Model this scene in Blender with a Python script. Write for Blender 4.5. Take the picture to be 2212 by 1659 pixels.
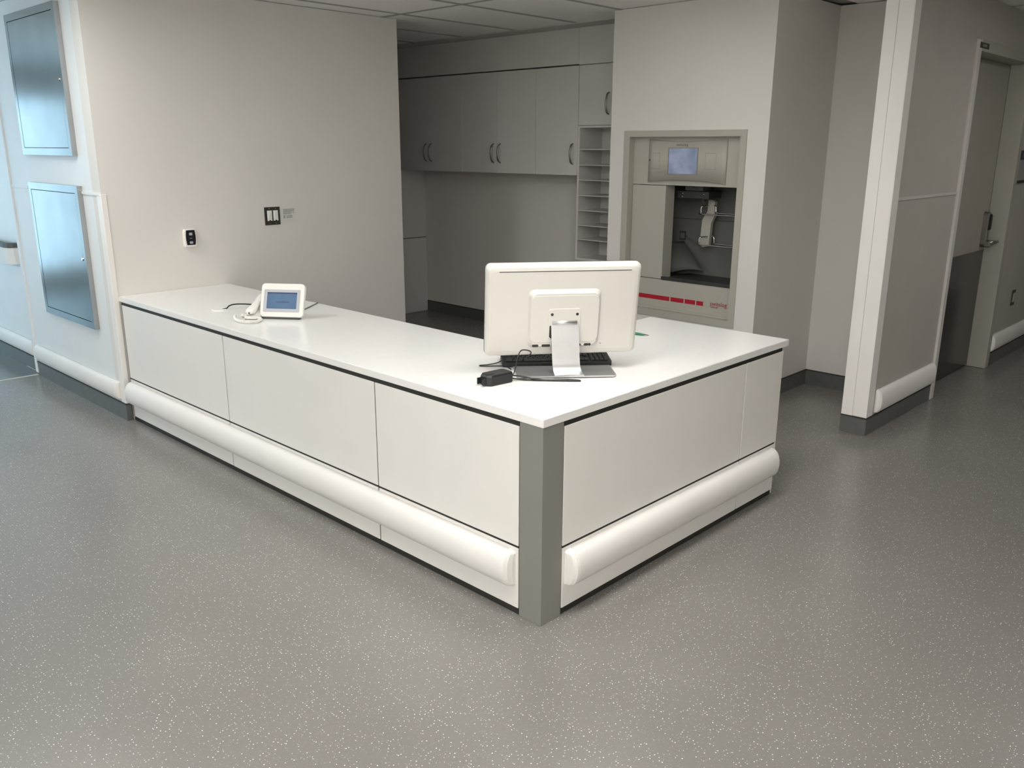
import bpy, bmesh, math, random
from mathutils import Vector, Matrix
random.seed(7)
for o in list(bpy.data.objects):
    bpy.data.objects.remove(o)
SC = bpy.context.scene
COL = SC.collection

# ------------------------------------------------------------------ camera
F_PX = 1846.885
YAW, PITCH, ROLL = 0.76756, 0.27069, 0.00309
EYE = Vector((-1.97997, -1.76809, 1.61641))
fw = Vector((math.cos(PITCH) * math.cos(YAW), math.cos(PITCH) * math.sin(YAW), -math.sin(PITCH)))
r0 = Vector((math.sin(YAW), -math.cos(YAW), 0)); u0 = r0.cross(fw)
rt = math.cos(ROLL) * r0 + math.sin(ROLL) * u0
up = -math.sin(ROLL) * r0 + math.cos(ROLL) * u0
cd = bpy.data.cameras.new('camera'); cam = bpy.data.objects.new('camera', cd); COL.objects.link(cam)
cd.sensor_fit = 'HORIZONTAL'; cd.sensor_width = 36.0; cd.lens = F_PX / 2212 * 36.0; cd.clip_start = 0.05
cam.matrix_world = Matrix(((rt.x, up.x, -fw.x, EYE.x), (rt.y, up.y, -fw.y, EYE.y), (rt.z, up.z, -fw.z, EYE.z), (0, 0, 0, 1)))
SC.camera = cam

# ------------------------------------------------------------------ light and exposure
wd = bpy.data.worlds.new('world'); SC.world = wd; wd.use_nodes = True
wd.node_tree.nodes['Background'].inputs[0].default_value = (0.75, 0.82, 1.0, 1)
wd.node_tree.nodes['Background'].inputs[1].default_value = 0.05
SC.view_settings.view_transform = 'Standard'; SC.view_settings.look = 'None'
SC.view_settings.gamma = 1.0; SC.view_settings.use_curve_mapping = False
SC.view_settings.exposure = 0.03
SC.cycles.use_light_tree = False; wd.cycles.sampling_method = 'NONE'
SC.cycles.diffuse_bounces = 4; SC.cycles.glossy_bounces = 3; SC.cycles.max_bounces = 6
SC.cycles.use_adaptive_sampling = True; SC.cycles.adaptive_threshold = 0.04; SC.cycles.use_denoising = True
# ceiling troffers over the open side of the station (x, y, strength); built further down
TROFFERS = [(-1.03, -0.5, 12.5), (0.19, -0.5, 14.0), (-1.03, 2.55, 12.8), (1.41, 1.02, 3.9), (3.85, -1.72, 6.5), (-4.69, 1.94, 27.0),
            (-3.47, -3.55, 35.0), (-4.69, -3.55, 35.0), (-3.47, -4.16, 35.0), (-4.69, -2.33, 35.0)]
TROFFER_COLOR = (1.0, 0.985, 0.955)
DAYLIGHT = 1.9             # glazing at the end of the side corridor
SIDE_FILL = 6.2        # unseen side window, added for blue light on the panel wall
DAYLIGHT_COLOR = (0.48, 0.78, 1.0)

# ------------------------------------------------------------------ dimensions
HT, TH = 0.76, 0.03            # worktop height, thickness
LY = 3.363                     # wall the long wing of the desk ends at
CEIL = 2.485
XP = -0.03                     # face of the wall with the steel panels
XM = 2.877                     # face of the wall holding the tube station
XC, XB = 3.32, 3.65            # fronts of the wall cabinets, wall behind them
YD = 0.035                     # face of the wall with the door

# ------------------------------------------------------------------ materials
MATS = {}
def mat(name, color, rough=0.5, metal=0.0, var=0.03, vscale=6.0, bump=0.0, bscale=200.0, emit=None, estr=0.0, spec=0.5, coat=0.0, aniso=0.0):
    m = bpy.data.materials.new(name); m.use_nodes = True
    nt = m.node_tree; b = nt.nodes['Principled BSDF']
    c = Vector(color[:3])
    tc = nt.nodes.new('ShaderNodeTexCoord')
    if var > 0:
        nz = nt.nodes.new('ShaderNodeTexNoise'); nz.inputs['Scale'].default_value = vscale; nz.inputs['Detail'].default_value = 1
        nt.links.new(tc.outputs['Object'], nz.inputs['Vector'])
        rp = nt.nodes.new('ShaderNodeValToRGB')
        rp.color_ramp.elements[0].position = 0.3; rp.color_ramp.elements[1].position = 0.7
        rp.color_ramp.elements[0].color = (*(c * (1 - var)), 1); rp.color_ramp.elements[1].color = (*(c * (1 + var)), 1)
        nt.links.new(nz.outputs['Fac'], rp.inputs['Fac']); nt.links.new(rp.outputs['Color'], b.inputs['Base Color'])
    else:
        b.inputs['Base Color'].default_value = (*c, 1)
    b.inputs['Roughness'].default_value = rough; b.inputs['Metallic'].default_value = metal
    b.inputs['Specular IOR Level'].default_value = spec
    b.inputs['Coat Weight'].default_value = coat
    if aniso: b.inputs['Anisotropic'].default_value = aniso
    if bump > 0:
        n2 = nt.nodes.new('ShaderNodeTexNoise'); n2.inputs['Scale'].default_value = bscale; n2.inputs['Detail'].default_value = 2
        nt.links.new(tc.outputs['Object'], n2.inputs['Vector'])
        bp = nt.nodes.new('ShaderNodeBump'); bp.inputs['Strength'].default_value = bump; bp.inputs['Distance'].default_value = 0.002
        nt.links.new(n2.outputs['Fac'], bp.inputs['Height']); nt.links.new(bp.outputs['Normal'], b.inputs['Normal'])
    if emit:
        b.inputs['Emission Color'].default_value = (*emit, 1); b.inputs['Emission Strength'].default_value = estr
    MATS[name] = m
    return m

mat('wall_paint', (0.74, 0.715, 0.675), 0.75, var=0.015, vscale=2)
mat('door_wall_sheet', (0.47, 0.44, 0.40), 0.5, var=0.02)
mat('white_sheet', (0.80, 0.81, 0.81), 0.45, var=0.01)
mat('guard_white', (0.86, 0.83, 0.79), 0.4, var=0.01)
mat('bumper_white', (0.80, 0.775, 0.745), 0.62, spec=0.3, var=0.015)
mat('laminate_white', (0.80, 0.775, 0.735), 0.38, var=0.01)
mat('worktop_white', (0.86, 0.845, 0.82), 0.22, var=0.012, vscale=60)
mat('post_grey', (0.235, 0.228, 0.205), 0.45, var=0.02)
mat('reveal_dark', (0.022, 0.02, 0.016), 0.6, var=0.1)
mat('cabinet_laminate', (0.66, 0.655, 0.625), 0.42, var=0.01)
mat('ceiling_tile', (0.90, 0.89, 0.87), 0.9, bump=0.5, bscale=260, var=0.03, vscale=60)
mat('grid_bar', (0.36, 0.36, 0.35), 0.5, var=0.03)
mat('edge_grey', (0.52, 0.52, 0.50), 0.6, var=0.02)
mat('grid_metal', (0.30, 0.30, 0.285), 0.5, var=0.03)
mat('cove_vinyl', (0.115, 0.118, 0.112), 0.42, var=0.06, vscale=20)
mat('cove_cap', (0.03, 0.03, 0.028), 0.5, var=0.05)
mat('corridor_vinyl', (0.16, 0.165, 0.155), 0.2, var=0.05, vscale=20)
mat('weld_white', (0.62, 0.60, 0.55), 0.5)
mat('station_beige', (0.45, 0.43, 0.375), 0.45, var=0.012)
mat('station_dark', (0.035, 0.037, 0.035), 0.45, var=0.1)
mat('station_liner', (0.13, 0.132, 0.122), 0.5, var=0.04)
mat('chrome', (0.78, 0.78, 0.77), 0.12, metal=1.0, var=0.02)
mat('nickel', (0.30, 0.29, 0.27), 0.3, metal=1.0, var=0.03)
mat('red_print', (0.42, 0.008, 0.025), 0.45, var=0.02)
mat('logo_red', (0.30, 0.03, 0.03), 0.5, var=0.02)
mat('logo_grey', (0.17, 0.14, 0.11), 0.5, var=0.02)
mat('outline_grey', (0.24, 0.225, 0.185), 0.5, var=0.02)
mat('rubber_grey', (0.07, 0.072, 0.066), 0.6, var=0.08)
mat('plastic_white', (0.86, 0.84, 0.79), 0.35, var=0.008)
mat('monitor_white', (0.63, 0.61, 0.565), 0.38, var=0.006)
mat('silver', (0.62, 0.62, 0.625), 0.34, metal=0.85, var=0.015, vscale=40)
mat('silver_base', (0.60, 0.60, 0.605), 0.36, metal=0.9, var=0.02, vscale=40)
mat('black_plastic', (0.012, 0.013, 0.014), 0.45, var=0.1)
mat('black_key', (0.016, 0.017, 0.019), 0.5, var=0.1)
mat('black_cable', (0.010, 0.010, 0.010), 0.5, var=0.1)
mat('grey_cable', (0.14, 0.15, 0.14), 0.5)
mat('bezel_grey', (0.50, 0.51, 0.54), 0.35, var=0.01)
mat('intercom_black', (0.012, 0.013, 0.018), 0.25, var=0.1)
mat('button_white', (0.42, 0.44, 0.46), 0.4)
mat('steel_plate_dark', (0.085, 0.078, 0.066), 0.4, metal=0.7, var=0.05)
mat('paper', (0.70, 0.69, 0.66), 0.35, var=0.01)
mat('ink', (0.16, 0.155, 0.15), 0.6)
mat('door_paint', (0.36, 0.34, 0.295), 0.5, var=0.015)
mat('frame_paint', (0.40, 0.385, 0.335), 0.45, var=0.015)
mat('jamb_light', (0.58, 0.56, 0.53), 0.45, var=0.02)
mat('kick_plate', (0.10, 0.10, 0.095), 0.18, metal=0.9, var=0.03)
mat('lock_metal', (0.30, 0.29, 0.27), 0.3, metal=1.0, var=0.05)
mat('sign_navy', (0.02, 0.022, 0.05), 0.4, var=0.05)
mat('sign_grey', (0.33, 0.32, 0.30), 0.4)
mat('plate_bronze', (0.05, 0.046, 0.03), 0.5, var=0.1)
mat('plate_text', (0.30, 0.28, 0.22), 0.5)
mat('rail_cap', (0.10, 0.10, 0.095), 0.5, var=0.05)
mat('pen_green', (0.03, 0.20, 0.09), 0.4, var=0.05)
mat('pen_tip', (0.13, 0.10, 0.085), 0.4)
mat('window_frame', (0.30, 0.30, 0.30), 0.4, metal=0.5)
mat('troffer_white', (0.8, 0.8, 0.78), 0.5)
def emissive(name, color, strength):
    m = bpy.data.materials.new(name); m.use_nodes = True; nt = m.node_tree
    b = nt.nodes['Principled BSDF']; b.inputs['Base Color'].default_value = (0.8, 0.8, 0.8, 1)
    b.inputs['Emission Color'].default_value = (*color, 1); b.inputs['Emission Strength'].default_value = strength
    MATS[name] = m; return m
emissive('daylight_glass', DAYLIGHT_COLOR, DAYLIGHT)
emissive('side_fill_glass', (0.55, 0.82, 1.0), SIDE_FILL)

def steel_mat():
    # stainless sheet: vertical brushing drives the roughness and a soft mottling
    m = bpy.data.materials.new('stainless'); m.use_nodes = True; nt = m.node_tree; b = nt.nodes['Principled BSDF']
    b.inputs['Metallic'].default_value = 1.0
    tc = nt.nodes.new('ShaderNodeTexCoord'); mp = nt.nodes.new('ShaderNodeMapping')
    mp.inputs['Scale'].default_value = (1.0, 90.0, 1.6)
    nt.links.new(tc.outputs['Object'], mp.inputs['Vector'])
    nz = nt.nodes.new('ShaderNodeTexNoise'); nz.inputs['Scale'].default_value = 2.0; nz.inputs['Detail'].default_value = 4
    nt.links.new(mp.outputs['Vector'], nz.inputs['Vector'])
    n2 = nt.nodes.new('ShaderNodeTexNoise'); n2.inputs['Scale'].default_value = 3.5; n2.inputs['Detail'].default_value = 2
    nt.links.new(tc.outputs['Object'], n2.inputs['Vector'])
    mr = nt.nodes.new('ShaderNodeMapRange'); mr.inputs['To Min'].default_value = 0.17; mr.inputs['To Max'].default_value = 0.21
    nt.links.new(nz.outputs['Fac'], mr.inputs['Value']); nt.links.new(mr.outputs['Result'], b.inputs['Roughness'])
    rp = nt.nodes.new('ShaderNodeValToRGB')
    rp.color_ramp.elements[0].position = 0.3; rp.color_ramp.elements[1].position = 0.7
    rp.color_ramp.elements[0].color = (0.40, 0.41, 0.41, 1); rp.color_ramp.elements[1].color = (0.48, 0.49, 0.49, 1)
    nt.links.new(n2.outputs['Fac'], rp.inputs['Fac']); nt.links.new(rp.outputs['Color'], b.inputs['Base Color'])
    MATS['stainless'] = m
steel_mat()

def floor_mat():
    # grey sheet vinyl with scattered pale chips
    m = bpy.data.materials.new('speckled_vinyl'); m.use_nodes = True; nt = m.node_tree; b = nt.nodes['Principled BSDF']
    L = nt.links.new; N = nt.nodes.new
    tc = N('ShaderNodeTexCoord')
    def math_(op, a, bb):
        n = N('ShaderNodeMath'); n.operation = op
        for k, v in enumerate((a, bb)):
            if isinstance(v, (int, float)): n.inputs[k].default_value = v
            else: L(v, n.inputs[k])
        return n.outputs[0]
    def chips(scale, thr, keep):
        wob = N('ShaderNodeTexNoise'); wob.inputs['Scale'].default_value = scale * 2.5
        L(tc.outputs['Object'], wob.inputs['Vector'])
        mix = N('ShaderNodeMixRGB'); mix.blend_type = 'ADD'; mix.inputs['Fac'].default_value = 0.12 / scale
        L(tc.outputs['Object'], mix.inputs['Color1']); L(wob.outputs['Color'], mix.inputs['Color2'])
        v = N('ShaderNodeTexVoronoi'); v.voronoi_dimensions = '2D'; v.inputs['Scale'].default_value = scale
        v.inputs['Randomness'].default_value = 1.0
        L(mix.outputs['Color'], v.inputs['Vector'])
        sep = N('ShaderNodeSeparateColor'); L(v.outputs['Color'], sep.inputs['Color'])
        on = math_('GREATER_THAN', sep.outputs['Red'], 1 - keep)
        size = math_('MULTIPLY', sep.outputs['Green'], thr)
        near = math_('LESS_THAN', v.outputs['Distance'], math_('ADD', size, thr * 0.35))
        return math_('MULTIPLY', on, near), sep.outputs['Blue']
    a, av = chips(95, 0.13, 0.36)
    c, cv = chips(210, 0.17, 0.22)
    base = N('ShaderNodeTexNoise'); base.inputs['Scale'].default_value = 2.2; base.inputs['Detail'].default_value = 4
    L(tc.outputs['Object'], base.inputs['Vector'])
    rp = N('ShaderNodeValToRGB'); rp.color_ramp.elements[0].position = 0.3; rp.color_ramp.elements[1].position = 0.7
    rp.color_ramp.elements[0].color = (0.208, 0.197, 0.180, 1); rp.color_ramp.elements[1].color = (0.224, 0.212, 0.194, 1)
    L(base.outputs['Fac'], rp.inputs['Fac'])
    def over(col, mask, value, colr):
        f = math_('MULTIPLY', mask, math_('ADD', math_('MULTIPLY', value, 0.65), 0.35))
        mx = N('ShaderNodeMixRGB'); L(f, mx.inputs['Fac']); L(col, mx.inputs['Color1']); mx.inputs['Color2'].default_value = (*colr, 1)
        return mx.outputs['Color']
    col = over(rp.outputs['Color'], c, cv, (0.42, 0.40, 0.36))
    col = over(col, a, av, (1.0, 0.975, 0.93))
    L(col, b.inputs['Base Color'])
    b.inputs['Roughness'].default_value = 0.26
    b.inputs['Specular IOR Level'].default_value = 0.5
    MATS['speckled_vinyl'] = m
floor_mat()

def screen_mat(name, c_lo, c_hi, strength, axis_scale=(1, 1, 1)):
    m = bpy.data.materials.new(name); m.use_nodes = True; nt = m.node_tree; b = nt.nodes['Principled BSDF']
    tc = nt.nodes.new('ShaderNodeTexCoord'); nz = nt.nodes.new('ShaderNodeTexNoise')
    nz.inputs['Scale'].default_value = 9; nz.inputs['Detail'].default_value = 3
    nt.links.new(tc.outputs['Object'], nz.inputs['Vector'])
    rp = nt.nodes.new('ShaderNodeValToRGB'); rp.color_ramp.elements[0].position = 0.3; rp.color_ramp.elements[1].position = 0.7
    rp.color_ramp.elements[0].color = (*c_lo, 1); rp.color_ramp.elements[1].color = (*c_hi, 1)
    nt.links.new(nz.outputs['Fac'], rp.inputs['Fac'])
    b.inputs['Base Color'].default_value = (0.02, 0.02, 0.025, 1); b.inputs['Roughness'].default_value = 0.15
    nt.links.new(rp.outputs['Color'], b.inputs['Emission Color']); b.inputs['Emission Strength'].default_value = strength
    MATS[name] = m
screen_mat('station_screen', (0.13, 0.155, 0.22), (0.23, 0.265, 0.36), 0.95)
screen_mat('phone_screen', (0.085, 0.16, 0.27), (0.115, 0.20, 0.32), 1.0)
screen_mat('phone_screen_dark', (0.05, 0.07, 0.13), (0.06, 0.08, 0.15), 1.0)

# ------------------------------------------------------------------ mesh helpers
def add_box(bm, x0, x1, y0, y1, z0, z1, bev=0.0, seg=2):
    t = bmesh.new(); bmesh.ops.create_cube(t, size=1.0)
    for v in t.verts:
        v.co = Vector((x0 + (v.co.x + .5) * (x1 - x0), y0 + (v.co.y + .5) * (y1 - y0), z0 + (v.co.z + .5) * (z1 - z0)))
    if bev > 0:
        bmesh.ops.bevel(t, geom=t.edges[:], offset=bev, segments=seg, profile=0.5, affect='EDGES')
    merge(bm, t)
def merge(bm, t, M=None):
    vm = {}
    for v in t.verts: vm[v] = bm.verts.new(M @ v.co if M else v.co)
    for f in t.faces:
        try:
            nf = bm.faces.new([vm[v] for v in f.verts]); nf.smooth = f.smooth
        except ValueError: pass
    t.free()
def ring_loft(bm, rings, cap0=True, cap1=True, smooth=False):
    vs = [[bm.verts.new(p) for p in r] for r in rings]
    n = len(rings[0])
    for a, b in zip(vs, vs[1:]):
        for i in range(n):
            f = bm.faces.new((a[i], a[(i + 1) % n], b[(i + 1) % n], b[i])); f.smooth = smooth
    if cap0: bm.faces.new(list(reversed(vs[0])))
    if cap1: bm.faces.new(vs[-1])
def smooth_path(pts, k=6):
    P = [Vector(p) for p in pts]; out = []
    for i in range(len(P) - 1):
        p0 = P[max(i - 1, 0)]; p1 = P[i]; p2 = P[i + 1]; p3 = P[min(i + 2, len(P) - 1)]
        for j in range(k):
            t = j / k
            out.append(0.5 * ((2 * p1) + (-p0 + p2) * t + (2 * p0 - 5 * p1 + 4 * p2 - p3) * t * t + (-p0 + 3 * p1 - 3 * p2 + p3) * t ** 3))
    out.append(P[-1]); return out
def add_tube(bm, pts, r, seg=8, smooth=True, k=6, radii=None):
    pts = smooth_path(pts, k) if smooth else [Vector(p) for p in pts]
    rings = []; prev = None
    for i, p in enumerate(pts):
        t = (pts[min(i + 1, len(pts) - 1)] - pts[max(i - 1, 0)]).normalized()
        a = prev if prev is not None else (Vector((0, 0, 1)) if abs(t.z) < .9 else Vector((1, 0, 0)))
        a = (a - t * a.dot(t)).normalized(); prev = a; b = t.cross(a)
        rr = r if radii is None else radii[i] if i < len(radii) else radii[-1]
        rings.append([p + a * math.cos(2 * math.pi * j / seg) * rr + b * math.sin(2 * math.pi * j / seg) * rr for j in range(seg)])
    ring_loft(bm, rings, smooth=True)
def rrect(w, h, r, seg=5, cx=0.0, cy=0.0):
    out = []
    for (sx, sy, a0) in ((1, 1, 0), (-1, 1, 90), (-1, -1, 180), (1, -1, 270)):
        for k in range(seg + 1):
            a = math.radians(a0 + 90 * k / seg)
            out.append((cx + sx * (w / 2 - r) + r * math.cos(a), cy + sy * (h / 2 - r) + r * math.sin(a)))
    return out
def add_prism(bm, poly, fn, levels, smooth=False):
    """poly: list of 2-D points; levels: list of (depth, inset-scale function or None); fn(u, v, d) -> 3-D point"""
    rings = []
    for d, ins in levels:
        if ins:
            cx = sum(p[0] for p in poly) / len(poly); cy = sum(p[1] for p in poly) / len(poly)
            w = max(p[0] for p in poly) - min(p[0] for p in poly); h = max(p[1] for p in poly) - min(p[1] for p in poly)
            rings.append([fn(cx + (u - cx) * (w - 2 * ins) / w, cy + (v - cy) * (h - 2 * ins) / h, d) for u, v in poly])
        else:
            rings.append([fn(u, v, d) for u, v in poly])
    ring_loft(bm, rings, smooth=smooth)
def obj(name, bm, material, parent=None, local=False, smooth=None, link=True):
    bmesh.ops.recalc_face_normals(bm, faces=bm.faces[:])
    me = bpy.data.meshes.new(name)
    if parent is not None and not local:
        org = parent.get('_org')
        if org is not None:
            o_ = Vector(org)
            for v in bm.verts: v.co -= o_
    if smooth is not None:
        for f in bm.faces: f.smooth = smooth
    bm.to_mesh(me); bm.free()
    me.materials.append(MATS[material])
    o = bpy.data.objects.new(name, me); COL.objects.link(o)
    if parent is not None:
        o.parent = parent
        if parent.get('_org') is not None: o['_org'] = list(parent['_org'])
    return o
def thing(name, label, cat, loc=(0, 0, 0), rotz=0.0, group=None):
    o = bpy.data.objects.new(name, None); COL.objects.link(o)
    o.location = loc; o.rotation_euler = (0, 0, rotz); o.empty_display_size = 0.05
    o['label'] = label; o['category'] = cat; o['_org'] = list(loc)
    if group: o['group'] = group
    return o
def tag(o, label, cat, group=None):
    o['label'] = label; o['category'] = cat
    if group: o['group'] = group
    return o
def box_obj(name, material, parent, *b, bev=0.0):
    bm = bmesh.new(); add_box(bm, *b, bev=bev); return obj(name, bm, material, parent)
def struct(name, material, boxes, label=None, bev=0.0):
    bm = bmesh.new()
    for b in boxes: add_box(bm, *b, bev=bev)
    o = obj(name, bm, material); o['kind'] = 'structure'
    if label: o['label'] = label
    return o
def text_mesh(name, body, size, material, parent, M, extrude=0.0004, width=None):
    cu = bpy.data.curves.new(name, 'FONT'); cu.body = body; cu.size = size; cu.extrude = extrude; cu.align_x = 'CENTER'; cu.align_y = 'CENTER'
    to = bpy.data.objects.new(name, cu); COL.objects.link(to)
    dg = bpy.context.evaluated_depsgraph_get(); me = bpy.data.meshes.new_from_object(to.evaluated_get(dg))
    COL.objects.unlink(to); bpy.data.objects.remove(to)
    if width:
        xs = [v.co.x for v in me.vertices]; s = width / (max(xs) - min(xs))
        for v in me.vertices: v.co.x *= s
    org = Vector(parent['_org']) if parent is not None and parent.get('_org') is not None else Vector((0, 0, 0))
    for v in me.vertices: v.co = (M @ v.co) - org
    me.name = name; me.materials.clear(); me.materials.append(MATS[material])
    o = bpy.data.objects.new(name, me); COL.objects.link(o); o.parent = parent
    return o

# ================================================================== THE SETTING
struct('floor', 'speckled_vinyl', [(-6.5, 9, -5, 9.5, -0.1, 0)], 'grey sheet vinyl floor scattered with small pale chips')
# walls
struct('wall_left', 'white_sheet', [(XP, 0.10, LY + 0.12, 4.93, 0, CEIL)], 'white wall on the left carrying two steel access panels')
struct('wall_left_far', 'white_sheet', [(0.0, 0.10, 4.93, 9.5, 0, CEIL)], 'white side corridor wall with a handrail')
struct('wall_switch', 'wall_paint', [(XP, 2.145, LY, LY + 0.12, 0, CEIL)], 'pale wall behind the end of the desk')
struct('wall_alcove_end', 'wall_paint', [(0.10, XB + .1, 5.72, 5.82, 0, CEIL)])
struct('wall_back', 'wall_paint', [(XB, XB + 0.1, 1.985, 5.72, 0, CEIL)], 'grey wall at the back of the work alcove')
HY0, HY1, HZ0, HZ1 = 0.985, 1.822, 0.535, 1.685
struct('wall_station', 'wall_paint', [(XM, XM + .1, 0.81, HY0, 0, CEIL), (XM, XM + .1, HY1, 1.985, 0, CEIL),
       (XM, XM + .1, HY0, HY1, 0, HZ0), (XM, XM + .1, HY0, HY1, HZ1, CEIL)], 'pale wall block holding the recessed tube station')
struct('wall_block_side', 'wall_paint', [(XM + .1, 3.79, 0.81, 0.91, 0, CEIL)], 'shaded side of the station wall block')
struct('wall_block_rear', 'wall_paint', [(XM + .1, XB + .1, 1.885, 1.985, 0, CEIL)])
struct('wall_recess', 'wall_paint', [(3.69, 3.79, YD + .145, 0.81, 0, CEIL)], 'narrow wall at the back of the recess beside the station')
DX0, DX1, DZ = 3.90, 5.10, 2.235
struct('wall_right', 'door_wall_sheet', [(2.84, DX0, YD, YD + .145, 0, CEIL), (DX0, DX1, YD, YD + .145, DZ, CEIL), (DX1, 9, YD, YD + .145, 0, CEIL)],
       'taupe wall on the right with a door')
struct('wall_camera_side', 'wall_paint', [(-6.6, -6.5, -5, 9.5, 0, CEIL)])
struct('wall_near', 'wall_paint', [(-6.5, 9, -5.1, -5, 0, CEIL)])
struct('wall_right_end', 'wall_paint', [(9, 9.1, -5, .2, 0, CEIL)])
# side corridor: daylight glazing at its end; outer-wall window is unseen, added for blue light
def window_wall(wall, win, axis, face, a0, a1, wa0, wa1, z0, z1, glass, label, mull, deep=.1):
    """wall with one framed window; axis is the wall's normal axis"""
    def B(lo, hi, za, zb, d0=None, d1=.1):
        if d0 is None: d0, d1 = d1 - deep, .1
        return (face + d0, face + d1, lo, hi, za, zb) if axis == 'x' else (lo, hi, face + d0, face + d1, za, zb)
    struct(wall, 'wall_paint', [B(a0, wa0, 0, CEIL), B(wa1, a1, 0, CEIL), B(wa0, wa1, 0, z0), B(wa0, wa1, z1, CEIL)])
    w = struct(win, 'window_frame', [B(wa0, wa1, z0, z0 + .05, .01, .09), B(wa0, wa1, z1 - .05, z1, .01, .09)] +
               [B(p - .025, p + .025, z0 + .05, z1 - .05, .01, .09) for p in [wa0 + .025] + mull + [wa1 - .025]], label)
    edges = [wa0 + .025] + mull + [wa1 - .025]
    for p, q in zip(edges, edges[1:]):
        box_obj('pane', glass, w, *B(p + .025, q - .025, z0 + .05, z1 - .05, .045, .055))
window_wall('wall_corridor_end', 'window_1', 'y', 9.5, -6.5, .1, -2.3, -.12, .12, 2.2, 'daylight_glass', 'daylit glazing at the end of the side corridor', [-1.2])
window_wall('wall_corridor_side', 'window_fill', 'x', -2.7, 5.0, 9.5, 5.45, 7.3, .80, 2.1, 'side_fill_glass', 'unseen corridor window added for blue light on the left wall', [6.375], .55)

# ------------------------------------------------------------------ ceiling: lay-in tiles on a grid
ceil = struct('ceiling', 'grid_metal', [(-6.5, 9, -5, 9.5, CEIL + .012, CEIL + .06)], 'suspended ceiling of pale lay-in tiles')
GX, GY, TX, TY = 2.02, 1.935, 1.22, 0.61
bm = bmesh.new(); add_box(bm, -TX / 2 + .008, TX / 2 - .008, -TY / 2 + .008, TY / 2 - .008, 0, .016, bev=.004, seg=1)
tile0 = None
trof = []
for x, y, s in TROFFERS:
    i = round((x - GX - TX / 2) / TX); j = round((y - GY - TY / 2) / TY)
    trof.append((i, j, s))
i0, i1 = math.ceil((-6.55 - GX) / TX), math.floor((9 - GX) / TX) - 1
j0, j1 = math.ceil((-5 - GY) / TY), math.floor((9.5 - GY) / TY) - 1
for i in range(i0, i1 + 1):
    for j in range(j0, j1 + 1):
        cx, cy = GX + (i + .5) * TX, GY + (j + .5) * TY
        if any((a, b) == (i, j) for a, b, _ in trof): continue
        if cy > YD + .5 and cx > 4.4: continue      # solid building behind the right wall
        if cx > 3.3 and cy > .9: continue
        if tile0 is None:
            tile0 = obj('ceiling_tile', bm, 'ceiling_tile', ceil); t = tile0
        else:
            t = bpy.data.objects.new('ceiling_tile', tile0.data); COL.objects.link(t); t.parent = ceil
        t.location = (cx, cy, CEIL + .003)
k = 0
while GX + (i0 + k) * TX <= 9:          # T-bars of the grid, flanges just below the tiles
    x = GX + (i0 + k) * TX; k += 1
    y1_ = 9.5 if x < 3.3 else YD
    box_obj('grid_bar', 'grid_bar', ceil, x - .012, x + .012, -5, y1_, CEIL - .001, CEIL + .004)
for j in range(j0, j1 + 2):
    y = GY + j * TY
    box_obj('grid_bar', 'grid_bar', ceil, -6.5, 9 if y < YD else 3.3, y - .012, y + .012, CEIL - .0015, CEIL + .004)
# troffers (the photograph shows their light on desk and walls)
for n, (i, j, s) in enumerate(trof):
    cx, cy = GX + (i + .5) * TX, GY + (j + .5) * TY
    emissive('troffer_light_%d' % n, TROFFER_COLOR, s)
    far = ['in the aisle by the desk corner', 'over the desk corner', 'in the aisle beside the long wing', 'over the short wing near the station',
           'in the corridor before the door', 'far across the aisle from the long wing', 'in the near bank, second from the wall', 'in the near bank, by the window side',
           'in the near bank, at the near wall', 'in the near bank, farthest from the near wall'][n]
    t = thing('ceiling_light', 'white recessed ceiling light panel ' + far, 'light', (cx, cy, CEIL), 0, 'recessed ceiling lights')
    bm = bmesh.new()
    for b in ((-.6, .6, -.3, -.28), (-.6, .6, .28, .3), (-.6, -.58, -.28, .28), (.58, .6, -.28, .28)):
        add_box(bm, cx + b[0], cx + b[1], cy + b[2], cy + b[3], CEIL - .012, CEIL + .01)
    obj('frame', bm, 'troffer_white', t)
    bm = bmesh.new(); bm.faces.new([bm.verts.new((cx + a * .58, cy + b * .28, CEIL - .004)) for a, b in ((-1, -1), (-1, 1), (1, 1), (1, -1))])
    obj('diffuser', bm, 'troffer_light_%d' % n, t)
# edge strip between the ceiling grid and the cabinets
struct('trim_1', 'edge_grey', [(3.14, XC + .02, 1.985, 5.72, CEIL - .006, CEIL + .012)], 'grey ceiling edge strip above the wall cabinets')

# ------------------------------------------------------------------ cove base, guards, bumpers
def cove(name, boxes, caps):
    o = struct(name, 'cove_vinyl', boxes, 'dark vinyl cove base along the wall')
    bm = bmesh.new()
    for c in caps: add_box(bm, *c)
    obj('cap_line', bm, 'cove_cap', o)
def cove_run(name, runs):
    B, C = [], []
    for axis, face, a, b, s in runs:      # s: direction the wall faces along the axis
        lo, hi = sorted((face, face + s * .007)); l2, h2 = sorted((face, face + s * .009))
        if axis == 'x': B.append((lo, hi, a, b, 0, .1)); C.append((l2, h2, a, b, .1, .106))
        else: B.append((a, b, lo, hi, 0, .1)); C.append((a, b, l2, h2, .1, .106))
    cove(name, B, C)
cove_run('baseboard_left', [('x', XP, LY - .007, 4.93, -1), ('y', LY, XP, 0.0, -1)])
cove_run('baseboard_left_far', [('x', 0.0, 4.94, 9.5, -1)])
cove_run('baseboard_back', [('x', XB, 2.0, 4.86, -1)])
cove_run('baseboard_recess', [('y', .81, XM, 3.69, -1), ('x', 3.69, YD + .15, .81, -1)])
cove_run('baseboard_right', [('x', 2.84, YD - .007, YD + .145, -1), ('y', YD, 2.84, DX0 - .02, -1), ('y', YD, DX1 + .02, 9, -1)])
cove_run('baseboard_station', [('x', XM, .81, 1.985, -1)])
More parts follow.
